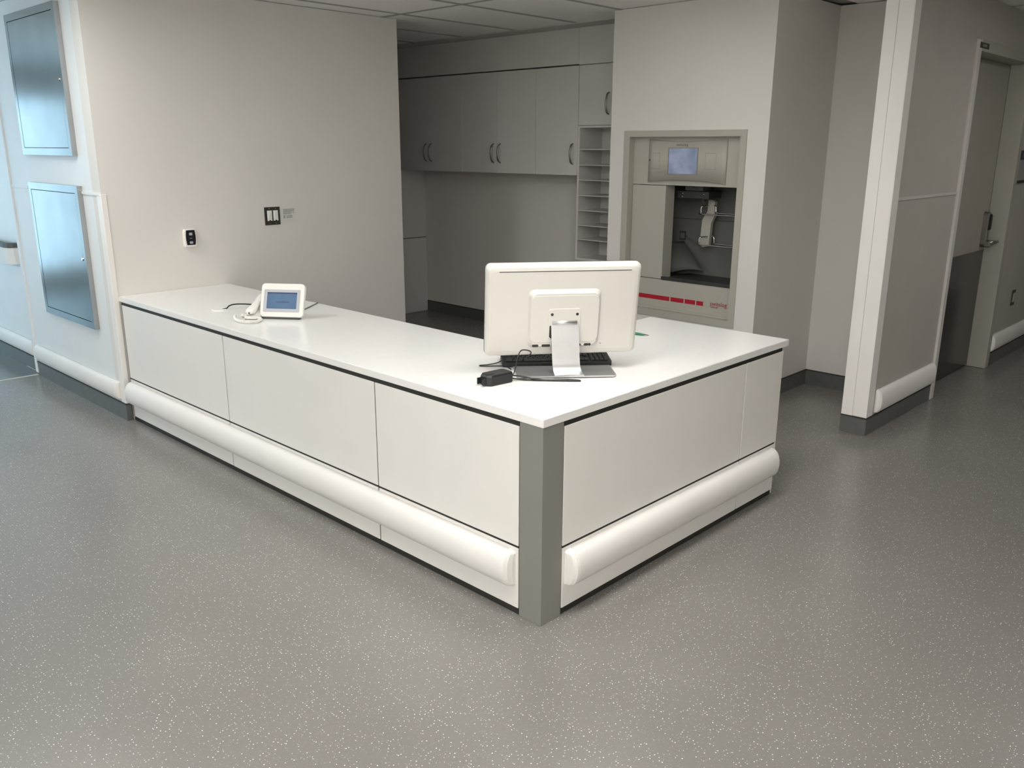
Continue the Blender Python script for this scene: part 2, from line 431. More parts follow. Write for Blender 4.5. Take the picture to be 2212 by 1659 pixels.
# white wall sheet top trims at 1.35 m
struct('trim_2', 'white_sheet', [(XP - .006, XP, LY + .01, 3.64, 1.34, 1.356), (XP - .006, XP, 4.58, 4.92, 1.34, 1.356)], 'white cap strip on the wall sheet beside the steel panel')
struct('trim_3', 'jamb_light', [(2.93, DX0, YD - .006, YD, 1.338, 1.354)], 'thin cap strip across the taupe wall beside the door')
def guard(name, label, px, py, dx, dy, z0, z1, wx, wy, material):
    """L-shaped corner guard, legs along +-x and +-y from the arris"""
    bm = bmesh.new()
    t_ = .004
    xa, xb = sorted((px - dx * t_, px + dx * wx)); ya, yb = sorted((py - dy * t_, py))
    add_box(bm, xa, xb, ya, yb, z0, z1, bev=.0015, seg=1)
    xa, xb = sorted((px - dx * t_, px)); ya, yb = sorted((py, py + dy * wy))
    add_box(bm, xa, xb, ya, yb, z0, z1, bev=.0015, seg=1)
    return tag(obj(name, bm, material), label, 'corner guard')
guard('corner_guard', 'white corner guard where the left wall meets the end of the desk', XP, LY, 1, 1, .107, 1.348, .028, .06, 'guard_white')
guard('corner_guard', 'tall cream corner guard on the wall end beside the door wall', 2.84, YD, 1, 1, .107, CEIL - .01, .085, .078, 'guard_white')
# narrow face strip on the rest of that wall end
struct('trim_4', 'guard_white', [(2.838, 2.84, YD + .08, YD + .145, .106, CEIL)], 'pale narrow end of the right wall')
struct('trim_5', 'white_sheet', [(XP - .012, .0, 4.90, 4.945, .02, CEIL)], 'white edge trim where the left wall ends at the corridor')

def profile(h, d, n=12):
    """half-round rail profile: list of (depth, height) from the bottom to the top"""
    out = []
    for k in range(n + 1):
        a = math.pi * k / n
        dd = d * (math.sin(a) ** 0.75 if 0 < a < math.pi else 0)
        out.append((dd, h / 2 - h / 2 * math.cos(a)))
    return out
def rail(parent, name, axis, face, s, a, b, z0, h, d, material, cap=.028, cap_name='end_cap', c0=True, c1=True):
    pr = profile(h, d)
    def P(t, dep, zz): return Vector((face + s * dep, t, z0 + zz)) if axis == 'x' else Vector((t, face + s * dep, z0 + zz))
    bm = bmesh.new()
    aa = a + (cap if c0 else 0); bb = b - (cap if c1 else 0)
    ring_loft(bm, [[P(t, dep + .0005, zz) for dep, zz in pr] for t in (aa, bb)], cap0=False, cap1=False, smooth=True)
    r = obj(name, bm, material, parent)
    for on, t0, t1 in ((c0, aa, a), (c1, bb, b)):
        if not on: continue
        bm = bmesh.new(); rings = []
        for q, ds, hs in ((0, 1.01, 1.0), (.45, .96, .99), (.8, .72, .95), (1, .30, .88)):
            t = t0 + (t1 - t0) * q
            rings.append([P(t, dep * ds + .0005, h / 2 + (zz - h / 2) * hs) for dep, zz in pr])
        ring_loft(bm, rings, smooth=False)
        obj(cap_name, bm, material, r)
    return r
t = thing('wall_bumper', 'white rounded bumper low on the wall under the steel panels', 'bumper', (XP, 4.1, .12))
rail(t, 'rail', 'x', XP, -1, 3.43, 4.875, .118, .118, .034, 'bumper_white')
t = thing('wall_bumper', 'white rounded bumper on the corridor wall beneath the handrail', 'bumper', (0, 6, .12))
rail(t, 'rail', 'x', 0.0, -1, 5.02, 7.6, .112, .118, .034, 'bumper_white')
t = thing('wall_bumper', 'white rounded bumper between the wall end and the door', 'bumper', (3.4, YD, .12))
rail(t, 'rail', 'y', YD, -1, 2.95, 3.885, .112, .145, .036, 'bumper_white')
t = thing('wall_bumper', 'white rounded bumper on the wall beyond the door', 'bumper', (6, YD, .12))
rail(t, 'rail', 'y', YD, -1, 5.13, 8.0, .112, .135, .036, 'bumper_white')

# darker corridor floor behind a welded joint line
struct('floor_corridor', 'corridor_vinyl', [(-6.5, 0.0, 4.935, 9.5, 0, .0015)], 'darker vinyl floor of the side corridor')
struct('trim_6', 'weld_white', [(-6.5, .0, 4.915, 4.936, 0, .0025), (-.012, .0, 4.936, 5.25, 0, .0025)], 'pale weld line across the floor at the corridor')

# ------------------------------------------------------------------ handrail on the corridor wall
t = thing('handrail', 'white wall handrail with dark cap at the edge of the corridor', 'handrail', (0, 6, .86))
bm = bmesh.new()
pl = [(0.0, 5.03), (-.045, 5.035), (-.075, 5.07), (-.085, 5.13), (-.085, 7.6), (-.055, 7.6), (-.055, 5.14), (-.03, 5.09), (0.0, 5.08)]
ring_loft(bm, [[Vector((x, y, z)) for x, y in pl] for z in (.795, .80, .905, .91)])
obj('rail', bm, 'bumper_white', t)
bm = bmesh.new(); ring_loft(bm, [[Vector((x * .96, y + .002, z)) for x, y in pl] for z in (.911, .935, .944)])
obj('cap', bm, 'rail_cap', t)

# ------------------------------------------------------------------ steel access panels
def access(label, y0, y1, z0, z1, lock_z):
    t = thing('access_panel', label, 'access panel', (XP, (y0 + y1) / 2, z0), 0, 'stainless access panels')
    xf = XP - .03; fwid = .042
    bm = bmesh.new()
    for b in ((y0, y1, z0, z0 + fwid), (y0, y1, z1 - fwid, z1), (y0, y0 + fwid, z0 + fwid, z1 - fwid), (y1 - fwid, y1, z0 + fwid, z1 - fwid)):
        add_box(bm, xf, XP, *b)
    obj('frame', bm, 'stainless', t)
    d = box_obj('door', 'stainless', t, xf + .001, XP, y0 + fwid + .003, y1 - fwid - .003, z0 + fwid + .003, z1 - fwid - .003, bev=.0015)
    box_obj('backing', 'reveal_dark', t, XP - .012, XP - .0005, y0 + .01, y1 - .01, z0 + .01, z1 - .01)
    bm = bmesh.new()
    for r_, x_ in ((.011, xf - .004),):
        ring_loft(bm, [[Vector((xx, y0 + .052 + .011 * math.cos(a * math.pi / 8) * k, lock_z + .011 * math.sin(a * math.pi / 8) * k)) for a in range(16)] for xx, k in ((xf + .001, 1), (xf - .003, 1), (xf - .005, .8))])
    obj('lock', bm, 'chrome', d)
access('upper of two stainless access panels on the left wall', 3.635, 4.485, 1.558, 2.392, 1.98)
access('lower of two stainless access panels on the left wall', 3.635, 4.475, .528, 1.386, .955)

# ================================================================== THE DESK
desk = thing('nurse_desk', 'white laminate corner desk with grey post and rounded bumpers', 'desk', (0, 0, 0))
G = .004
PZ0, PZ1, PZ2, PZ3 = .027, .260, .270, .711
ys = [(.110, .902), (.910, 2.132), (2.140, LY - .028)]
for a, b in ys:
    box_obj('upper_panel', 'laminate_white', desk, 0, .019, a, b, PZ2, PZ3, bev=.0012)
    box_obj('lower_panel', 'laminate_white', desk, 0, .019, a, b, PZ0, PZ1, bev=.0012)
xs = [(.110, 1.318), (1.325, 1.660)]
for a, b in xs:
    box_obj('upper_panel', 'laminate_white', desk, a, b, 0, .019, PZ2, PZ3, bev=.0012)
    box_obj('lower_panel', 'laminate_white', desk, a, b, 0, .019, PZ0, PZ1, bev=.0012)
box_obj('corner_post', 'post_grey', desk, 0, .105, 0, .105, 0, HT - TH - .001, bev=.0015)
bm = bmesh.new()
add_box(bm, .004, .10, .105, LY - .015, 0.002, HT - TH - .001); add_box(bm, .105, 1.652, .004, .10, 0.002, HT - TH - .001)
obj('carcass', bm, 'reveal_dark', desk)
box_obj('end_panel', 'cabinet_laminate', desk, 1.652, 1.672, .006, .70, .003, HT - TH - .001, bev=.001)
box_obj('inner_panel', 'laminate_white', desk, .10, .118, .118, LY - .02, .01, HT - TH - .001)
box_obj('inner_panel', 'laminate_white', desk, .118, 1.652, .10, .118, .01, HT - TH - .001)
r_ = rail(desk, 'bumper_rail', 'x', 0, -1, .122, LY - .05, .110, .140, .052, 'bumper_white', c1=False)
r_ = rail(desk, 'bumper_rail', 'y', 0, -1, .122, 1.632, .110, .140, .052, 'bumper_white')
# worktop
poly = [(-.002, -.002), (1.700, -.002), (1.700, .774), (.700, .774), (.700, LY - .001), (-.002, LY - .001)]
bm = bmesh.new(); ring_loft(bm, [[Vector((x, y, z)) for x, y in poly] for z in (HT - TH, HT)])
bmesh.ops.bevel(bm, geom=[e for e in bm.edges], offset=.0018, segments=2, affect='EDGES')
tag(obj('worktop', bm, 'worktop_white'), 'glossy white L-shaped worktop covering the whole corner desk', 'worktop')

# ================================================================== CABINETS IN THE ALCOVE
def pull(door, y, z0, z1, xf):
    bm = bmesh.new(); zc = (z0 + z1) / 2; hh = (z1 - z0) / 2
    pts = [(xf + .001, y, z0)] + [(xf - .006 - .030 * math.cos(k * math.pi / 10), y, zc + hh * .97 * math.sin(k * math.pi / 10)) for k in range(-5, 6)] + [(xf + .001, y, z1)]
    add_tube(bm, pts, .0055, 8, k=2)
    for v in bm.verts: v.co.y = y + (v.co.y - y) * 1.35
    obj('handle', bm, 'nickel', door)
def cabinet(label, y0, y1, z0, z1, doors, xf=XC, group='wall cabinets in the alcove'):
    t = thing('wall_cabinet', label, 'cabinet', (XC + .1, (y0 + y1) / 2, z0), 0, group)
    box_obj('body', 'cabinet_laminate', t, xf + .021, XB - .001, y0 + .001, y1 - .001, z0 + .002, z1)
    for a, b, hy in doors:
        d = box_obj('door', 'cabinet_laminate', t, xf, xf + .019, a + .0015, b - .0015, z0, z1 - .004, bev=.001)
        if hy is not None: pull(d, hy, *( (1.487, 1.640) if z0 < 1.5 else (1.853, 2.006)), xf)
UZ0, UZ1 = 1.402, 2.214
cabinet('single-door wall cabinet next to the open pigeonholes', 2.648, 3.09, UZ0, UZ1, [(2.648, 3.09, 2.695)])
cabinet('middle double-door wall cabinet with paired bow handles', 3.09, 3.97, UZ0, UZ1, [(3.09, 3.53, 3.492), (3.53, 3.97, 3.571)])
cabinet('double-door wall cabinet in the dark end, half hidden behind the wall', 3.97, 4.86, UZ0, UZ1, [(3.97, 4.408, 4.374), (4.408, 4.86, 4.444)])
cabinet('small wall cabinet directly above the pigeonholes', 2.30, 2.646, 1.776, UZ1, [(2.30, 2.646, 2.356)])
cabinet('deep end wall cabinet above the tall side unit', 4.86, 5.715, UZ0, UZ1, [(4.86, 5.715, None)])
# filler above the cabinets
struct('trim_7', 'cabinet_laminate', [(XC, XB, 2.652, 5.715, UZ1 + .008, CEIL - .007)], 'plain filler panel between wall cabinets and ceiling')
struct('trim_8', 'cabinet_laminate', [(XC, XB, 1.987, 2.650, UZ1 + .002, CEIL - .007), (XC, XB, 1.987, 2.298, .755, UZ1)], 'plain filler beside the station wall')
# open pigeonholes
t = thing('pigeonhole_unit', 'tall open pigeonhole unit with eight slots below the small cabinet', 'shelf unit', (3.46, 2.47, .748))
PY0, PY1 = 2.30, 2.646
box_obj('side_panel', 'cabinet_laminate', t, XC, XB - .001, PY1 - .018, PY1, .748, 1.773)
box_obj('side_panel', 'cabinet_laminate', t, XC, XB - .001, PY0, PY0 + .016, .748, 1.773)
box_obj('top_panel', 'cabinet_laminate', t, XC, XB - .001, PY0 + .016, PY1 - .018, 1.758, 1.773)
box_obj('bottom_panel', 'cabinet_laminate', t, XC, XB - .001, PY0 + .016, PY1 - .018, .748, .764)
box_obj('back_panel', 'cabinet_laminate', t, 3.60, XB - .002, PY0 + .016, PY1 - .018, .764, 1.758)
for z in (1.598, 1.481, 1.367, 1.250, 1.135, 1.019, .909):
    box_obj('shelf', 'cabinet_laminate', t, XC + .002, 3.60, PY0 + .016, PY1 - .018, z - .003, z + .003)
# tall side unit
t = thing('tall_cabinet', 'grey two-part tall side unit in the dark end of the alcove', 'cabinet', (3.48, 5.3, 0))
box_obj('lower_body', 'cabinet_laminate', t, XC, XB - .001, 4.862, 5.715, .002, .742, bev=.001)
box_obj('upper_body', 'cabinet_laminate', t, XC, XB - .001, 4.862, 5.715, .748, UZ0 - .003, bev=.001)
box_obj('joint', 'reveal_dark', t, XC + .004, XB - .001, 4.868, 5.715, .741, .749)

# ================================================================== TUBE STATION
st = thing('tube_station', 'beige recessed pneumatic tube station with red bars and screen', 'tube station', (XM, 1.4, .5))
xf = XM - .008
FY0, FY1, FZ0, FZ1 = .948, 1.866, .497, 1.722
bm = bmesh.new()
IY0, IY1, IZ0, IZ1 = .990, 1.818, .540, 1.682
outer = [(FY0, FZ0), (FY1, FZ0), (FY1, FZ1), (FY0, FZ1)]; inner = [(IY0, IZ0), (IY1, IZ0), (IY1, IZ1), (IY0, IZ1)]
rings = [[Vector((x, y, z)) for y, z in pl] for x, pl in ((XM + .0, outer), (xf, outer), (xf, inner), (XM + .10, inner))]
ring_loft(bm, rings, cap0=False, cap1=False)
obj('frame', bm, 'station_beige', st)
XI = 2.927
box_obj('head_fascia', 'station_beige', st, XI, XI + .05, IY0, IY1, 1.374, IZ1)
# bulged control panel: arched top and bottom edges
bm = bmesh.new()
ya, yb, za, zb = 1.103, 1.691, 1.389, 1.668
nn = 16; ringsA = []
def bulge(y): 
    q_ = (y - (ya + yb) / 2) / ((yb - ya) / 2); return max(0.0, 1 - q_ * q_)
bot = [(ya + (yb - ya) * k / nn) for k in range(nn + 1)]
def outline(inset):
    return [(y, za + .020 * bulge(y) + inset) for y in bot] + [(y, zb - .016 * bulge(y) - inset) for y in reversed(bot)]
L0 = [Vector((XI + .001, y, z)) for y, z in outline(0)]
L1 = [Vector((XI - .010 - .018 * bulge(y), y, z)) for y, z in outline(.002)]
n2 = len(L0)
v0 = [bm.verts.new(p) for p in L0]; v1 = [bm.verts.new(p) for p in L1]
for i in range(n2): bm.faces.new((v0[i], v0[(i + 1) % n2], v1[(i + 1) % n2], v1[i]))
for k in range(nn):
    f = bm.faces.new((v1[k], v1[k + 1], v1[n2 - 2 - k], v1[n2 - 1 - k])); f.smooth = True
cp = obj('control_panel', bm, 'station_beige', st)
def on_bulge(y): return XI - .010 - .018 * bulge(y)
def curved_patch(name, y0, y1, z0, z1, off, material, parent, thick=.0):
    bm = bmesh.new(); m_ = 8
    a = [bm.verts.new((on_bulge(y0 + (y1 - y0) * k / m_) - off, y0 + (y1 - y0) * k / m_, z0)) for k in range(m_ + 1)]
    b = [bm.verts.new((on_bulge(y0 + (y1 - y0) * k / m_) - off, y0 + (y1 - y0) * k / m_, z1)) for k in range(m_ + 1)]
    for k in range(m_): bm.faces.new((a[k], a[k + 1], b[k + 1], b[k]))
    return obj(name, bm, material, parent)
curved_patch('screen', 1.303, 1.520, 1.449, 1.610, .0012, 'station_screen', cp)
bm = bmesh.new(); xx = on_bulge(1.41) - .0006
for b in ((1.299, 1.303, 1.445, 1.614), (1.520, 1.524, 1.445, 1.614), (1.303, 1.520, 1.445, 1.449), (1.303, 1.520, 1.610, 1.614)):
    add_box(bm, xx - .001, xx + .006, *b)
obj('screen_rim', bm, 'outline_grey', cp)
for (y0, y1, z0, z1) in ((1.593, 1.652, 1.478, 1.580), (1.172, 1.246, 1.480, 1.582)):
    bm = bmesh.new()
    for (a, b, c, d) in ((y0, y1, z0, z0 + .0015), (y0, y1, z1 - .0015, z1), (y0, y0 + .0015, z0, z1), (y1 - .0015, y1, z0, z1)):
        n_ = 6
        lo = [bm.verts.new((on_bulge(a + (b - a) * k / n_) - .0006, a + (b - a) * k / n_, c)) for k in range(n_ + 1)]
        hi = [bm.verts.new((on_bulge(a + (b - a) * k / n_) - .0006, a + (b - a) * k / n_, d)) for k in range(n_ + 1)]
        for k in range(n_): bm.faces.new((lo[k], lo[k + 1], hi[k + 1], hi[k]))
    obj('button_outline', bm, 'outline_grey', cp)
box_obj('key_slot', 'station_dark', cp, XI - .015, XI - .0105, 1.676, 1.681, 1.528, 1.540)
def face_x(x, y, z):      # text plane facing -x, reading towards -y
    return Matrix(((0, 0, -1, x), (-1, 0, 0, y), (0, 1, 0, z), (0, 0, 0, 1)))
text_mesh('logo_text', 'swisslog', .024, 'logo_grey', cp, face_x(on_bulge(1.42) - .001, 1.419, 1.632), width=.088)
# body below the head
d_ = box_obj('side_door', 'station_beige', st, XI - .004, 3.03, 1.546, IY1 - .002, .748, 1.370, bev=.002)
box_obj('lower_fascia', 'station_beige', st, XI, XI + .05, IY0, IY1, IZ0 + .003, .744)
box_obj('lower_lip', 'station_beige', st, XI - .018, XI, IY0, IY1, IZ0 + .001, IZ0 + .012)
xr = XI - .0012
for a, b in ((1.476, 1.80), (1.363, 1.466), (1.272, 1.353), (1.211, 1.262)):
    box_obj('red_bar', 'red_print', st, xr, XI + .001, a, b, .603, .632)
text_mesh('logo_text', 'swisslog', .040, 'logo_red', st, face_x(xr, 1.096, .627), width=.124)
text_mesh('logo_text', 'TransLogic', .016, 'logo_red', st, face_x(xr, 1.128, .606), width=.060)
# cavity
CX1 = 3.26
bm = bmesh.new()
add_box(bm, CX1, CX1 + .02, IY0, IY1, .745, 1.372)
add_box(bm, XI + .05, CX1, IY0 - .01, IY0 + .005, .745, 1.372); add_box(bm, 3.03, CX1, IY1 - .02, IY1, .745, 1.372)
add_box(bm, XI + .05, CX1, IY0, IY1, 1.372, 1.39)
obj('cavity_liner', bm, 'station_liner', st)
bm = bmesh.new(); add_box(bm, XI - .002, CX1, IY0 + .005, 1.546, .742, .754); add_box(bm, XI - .006, XI + .004, IY0 + .005, 1.55, .744, .766)
obj('tray', bm, 'station_dark', st)
box_obj('back_seam', 'station_dark', st, CX1 - .002, CX1 + .001, IY0 + .005, 1.75, 1.133, 1.136)
bm = bmesh.new(); add_box(bm, 3.06, 3.22, 1.30, 1.545, 1.285, 1.335, bev=.004)
tu = obj('carrier_head', bm, 'station_dark', st)
bm = bmesh.new(); add_box(bm, 3.08, 3.20, 1.36, 1.50, 1.335, 1.372, bev=.006)
obj('collar', bm, 'station_liner', tu)
for yy, zz in ((1.50, 1.318), (1.50, 1.298), (1.335, 1.318)):
    bm = bmesh.new(); bmesh.ops.create_icosphere(bm, subdivisions=2, radius=.006, matrix=Matrix.Translation((3.058, yy, zz)))
    obj('bolt', bm, 'chrome', tu)
bm = bmesh.new(); add_tube(bm, [(3.07, 1.45, 1.37), (3.07, 1.41, 1.345), (3.09, 1.385, 1.31), (3.13, 1.378, 1.262)], .003, 6)
obj('wire', bm, 'grey_cable', st)
# slotted bracket
bm = bmesh.new()
pl = [(1.345, 1.275), (1.375, 1.275), (1.378, 1.20), (1.415, 1.14), (1.425, .975), (1.40, .955), (1.355, .965), (1.345, 1.12), (1.322, 1.17), (1.325, 1.262)]
ring_loft(bm, [[Vector((x, y, z)) for y, z in pl] for x in (3.185, 3.215)])
obj('bracket', bm, 'station_beige', st)
for zb_ in (1.182, .976):
    bm = bmesh.new()
    pts = [(3.13, 1.00, zb_), (3.13, 1.375, zb_), (3.13, 1.392, zb_ + .010), (3.13, 1.394, zb_ + .040), (3.14, 1.385, zb_ + .052), (3.20, 1.36, zb_ + .054)]
    add_tube(bm, pts, .0048, 8, k=4); obj('wire_hook', bm, 'chrome', st)
    bm = bmesh.new()
    pts = [(3.17, 1.00, zb_ + .010), (3.17, 1.285, zb_ + .010), (3.17, 1.302, zb_ + .020), (3.17, 1.306, zb_ + .048), (3.175, 1.318, zb_ + .058), (3.20, 1.345, zb_ + .058)]
    add_tube(bm, pts, .0048, 8, k=4); obj('wire_hook', bm, 'chrome', st)
box_obj('sensor_plate', 'station_dark', st, CX1 - .006, CX1 + .001, 1.585, 1.635, .985, 1.045, bev=.002)
box_obj('sensor_face', 'station_liner', st, CX1 - .008, CX1 - .005, 1.592, 1.628, .995, 1.035)
bm = bmesh.new(); add_tube(bm, [(CX1 - .01, 1.575, 1.02), (3.22, 1.52, 1.00), (3.20, 1.46, .985), (3.19, 1.425, 1.0)], .0028, 6)
obj('wire', bm, 'grey_cable', st)
# rubber catch flap
bm = bmesh.new(); U, V = 8, 8; g = []
for i in range(U + 1):
    row = []
    for j in range(V + 1):
        u, v = i / U, j / V
        y = 1.60 - .02 * u - (.02 + .19 * u) * v + .02 * u * u
        z = .985 - .215 * u + .035 * math.sin(v * 2.2) * u - .005 * v
        x = 3.03 + .20 * v * (1 - .35 * u) + .03 * u
        row.append(Vector((x, y, z)))
    g.append(row)
vv = [[bm.verts.new(p) for p in r] for r in g]; ww = [[bm.verts.new(p + Vector((.004, -.002, -.004))) for p in r] for r in g]
for i in range(U):
    for j in range(V):
        bm.faces.new((vv[i][j], vv[i + 1][j], vv[i + 1][j + 1], vv[i][j + 1])).smooth = True
        bm.faces.new((ww[i][j], ww[i][j + 1], ww[i + 1][j + 1], ww[i + 1][j])).smooth = True
for i in range(U):
    bm.faces.new((vv[i][0], ww[i][0], ww[i + 1][0], vv[i + 1][0])); bm.faces.new((vv[i][V], vv[i + 1][V], ww[i + 1][V], ww[i][V]))
for j in range(V):
    bm.faces.new((vv[0][j], vv[0][j + 1], ww[0][j + 1], ww[0][j])); bm.faces.new((vv[U][j], ww[U][j], ww[U][j + 1], vv[U][j + 1]))
obj('catch_flap', bm, 'rubber_grey', st)

# ================================================================== WALL FITTINGS ON THE SWITCH WALL
def face_y(u, v, d, y=LY):    # u along +x, v up, d out of the wall towards -y
    return Vector((u, y - d, v))
t = thing('wall_intercom', 'small white intercom with black face and two buttons on wall', 'intercom', (.466, LY, 1.07))
bm = bmesh.new(); add_prism(bm, rrect(.082, .112, .016, 5, .466, 1.068), lambda u, v, d: face_y(u, v, d), [(0, 0), (.014, 0), (.020, .004)])
obj('housing', bm, 'plastic_white', t)
bm = bmesh.new()
pl = []
for k in range(9): q_ = -1 + 2 * k / 8; pl.append((.466 + .031 - .005 * q_ * q_, 1.072 + .045 * q_))
for k in range(9): q_ = 1 - 2 * k / 8; pl.append((.466 - .031 + .005 * q_ * q_, 1.072 + .045 * q_))
add_prism(bm, pl, lambda u, v, d: face_y(u, v, d), [(.0195, 0), (.0225, 0)]); fc = obj('face', bm, 'intercom_black', t)
for zc, h_ in ((1.094, .016), (1.042, .014)):
    bm = bmesh.new(); add_prism(bm, rrect(.020, h_, .003, 3, .466, zc), lambda u, v, d: face_y(u, v, d), [(.022, 0), (.0245, 0), (.025, .001)])
    obj('button', bm, 'button_white', fc)
box_obj('indicator', 'sign_grey', fc, .459, .473, LY - .0235, LY - .022, 1.066, 1.069)
t = thing('light_switch', 'dark steel two-gang plate with two white dimmers on wall', 'light switch', (1.049, LY, 1.17))
box_obj('plate', 'steel_plate_dark', t, .992, 1.106, LY - .005, LY, 1.113, 1.229, bev=.0015)
for xa, xb in ((1.010, 1.0445), (1.055, 1.0895)):
    d_ = box_obj('dimmer', 'plastic_white', t, xa, xb, LY - .0085, LY - .004, 1.140, 1.207, bev=.001)
    box_obj('rocker', 'plastic_white', d_, xa + .006, xb - .006, LY - .0115, LY - .008, 1.158, 1.202, bev=.001)
    box_obj('lever', 'black_plastic', d_, xa + .012, xb - .012, LY - .010, LY - .008, 1.139, 1.145)
    for zc in (1.124, 1.219):
        bm = bmesh.new(); bmesh.ops.create_icosphere(bm, subdivisions=1, radius=.0028, matrix=Matrix.Translation(((xa + xb) / 2, LY - .005, zc))); obj('screw', bm, 'chrome', t)
for zc in (1.176, 1.166, 1.156):
    box_obj('indicator', 'button_white', t, 1.0275, 1.031, LY - .0125, LY - .011, zc - .002, zc + .002)
t = thing('wall_notice', 'small white printed notice taped beside the light switch', 'notice', (1.174, LY, 1.17))
box_obj('sheet', 'paper', t, 1.122, 1.228, LY - .0012, LY, 1.124, 1.219)
bm = bmesh.new(); rnd = random.Random(3)
z = 1.211
for ln in range(11):
    x = 1.133; end = 1.216 if ln not in (4, 6) else 1.19
    if ln >= 7: 
        add_box(bm, 1.133, 1.147, LY - .0016, LY - .001, z - .0030, z); x = 1.157; end = 1.20
    while x < end:
        wl = rnd.uniform(.004, .011); add_box(bm, x, min(x + wl, end), LY - .0016, LY - .001, z - .0026, z); x += wl + .0022
    z -= .0052 if ln != 6 else .010
o = obj('print_lines', bm, 'ink', t); o['kind'] = 'stuff'

# ================================================================== DOOR
dr = bpy.data.objects.new('door_1', None); COL.objects.link(dr); dr['kind'] = 'structure'; dr['label'] = 'taupe door with dark kick plate in a metal frame'; dr.location = (4.5, YD, 0); dr['_org'] = [4.5, YD, 0]
YF = YD - .016
bm = bmesh.new(); add_box(bm, DX0 - .018, DX0 + .038, YF, YD + .12, 0.002, DZ + .01, bev=.003); obj('jamb', bm, 'jamb_light', dr)
bm = bmesh.new(); add_box(bm, DX1 - .055, DX1 + .025, YF, YD + .125, 0.002, DZ + .01, bev=.003); obj('jamb', bm, 'frame_paint', dr)
box_obj('head', 'frame_paint', dr, DX0 + .038, DX1 - .055, YF, YD + .12, DZ - .055, DZ + .01, bev=.003)
YL = .150
lf = box_obj('leaf', 'door_paint', dr, DX0 + .040, DX1 - .059, YL, YL + .045, .012, DZ - .058, bev=.001)
box_obj('shadow_gap', 'reveal_dark', dr, DX1 - .0595, DX1 - .0545, YL - .001, YL + .04, .012, DZ - .058)
box_obj('kick_plate', 'kick_plate', lf, DX0 + .050, DX1 - .064, YL - .003, YL, .014, .893, bev=.001)
# keypad lock
lk = obj('lock', (lambda b_: (add_prism(b_, rrect(.062, .255, .028, 6, 4.955, 1.045), lambda u, v, d: Vector((u, YL - d, v)), [(0, 0), (.030, 0), (.038, .006)]), b_)[1])(bmesh.new()), 'lock_metal', dr)
bm = bmesh.new(); add_prism(bm, rrect(.044, .115, .020, 6, 4.955, 1.100), lambda u, v, d: Vector((u, YL - d, v)), [(.036, 0), (.046, 0), (.050, .006)]); obj('keypad', bm, 'black_plastic', lk)
bm = bmesh.new(); add_tube(bm, [(4.955, YL - .03, .955), (4.955, YL - .085, .955)], .016, 12, smooth=False); add_tube(bm, [(4.955, YL - .078, .955), (4.985, YL - .085, .957), (5.05, YL - .085, .957)], .011, 10); obj('lever', bm, 'lock_metal', lk)
bm = bmesh.new(); add_prism(bm, rrect(.052, .05, .010, 4, 4.953, .945), lambda u, v, d: Vector((u, YL - d, v)), [(.030, 0), (.060, 0), (.066, .004)]); obj('cylinder_cover', bm, 'lock_metal', lk)
# plates and signs near the door
t = thing('room_plate', 'tiny dark room plate on the frame above the door', 'sign', (3.97, YF, 2.21))
box_obj('plate', 'plate_bronze', t, 3.893, 4.055, YF - .004, YF, 2.197, 2.229, bev=.001)
bm = bmesh.new()
for k in range(4): add_box(bm, 3.935 + k * .02, 3.948 + k * .02, YF - .0048, YF - .0035, 2.206, 2.220)
obj('lettering', bm, 'plate_text', t)
t = thing('door_sign', 'navy and grey room sign on the wall at the right edge', 'sign', (5.25, YD, 1.49))
hd = box_obj('header', 'sign_navy', t, 5.13, 5.42, YD - .014, YD, 1.537, 1.602, bev=.002)
bm = bmesh.new()
for k in range(5): add_box(bm, 5.20 + k * .03, 5.218 + k * .03, YD - .0148, YD - .0135, 1.558, 1.582)
obj('lettering', bm, 'sign_grey', hd)
box_obj('holder', 'sign_grey', t, 5.135, 5.42, YD - .009, YD, 1.39, 1.535, bev=.001)
box_obj('side_edge', 'steel_plate_dark', t, 5.128, 5.136, YD - .012, YD, 1.378, 1.537)
box_obj('clip', 'black_plastic', t, 5.13, 5.40, YD - .018, YD, 1.372, 1.390)
t = thing('wall_outlet', 'dark plated power outlet low on the wall past the door', 'outlet', (5.6, YD, .48))
box_obj('plate', 'steel_plate_dark', t, 5.535, 5.625, YD - .005, YD, .420, .541, bev=.001)
box_obj('receptacle', 'door_wall_sheet', t, 5.563, 5.627, YD - .009, YD - .004, .446, .518, bev=.003)

# ================================================================== ON THE DESK: MONITOR
mo = thing('monitor', 'white all-in-one monitor on a silver stand seen from behind', 'monitor', (.514, .375, HT), -.659)
ZB, W, H, TILT = .829 - HT, .599, .369, .166
cT, sT = math.cos(TILT), math.sin(TILT)
def MP(u, v, d):      # u across, v up the tilted panel, d out of its back towards the viewer
    return Vector((u, -sT * v - cT * d, ZB + cT * v - sT * d))
def loc(name, bm, material, parent, **k): return obj(name, bm, material, parent, local=True, **k)
bm = bmesh.new()
pr = rrect(W, H, .020, 6, 0, H / 2)
add_prism(bm, pr, MP, [(-.026, .003), (-.024, 0), (-.004, 0), (.004, .004), (.009, .012), (.011, .024)])
sh = loc('shell', bm, 'monitor_white', mo)
bm = bmesh.new(); add_prism(bm, rrect(W + .002, H + .002, .020, 6, 0, H / 2 - .0015), MP, [(-.033, .004), (-.032, 0), (-.0262, 0)]); loc('front_bezel', bm, 'black_plastic', sh)
def uf(f): return (f - .5) * W
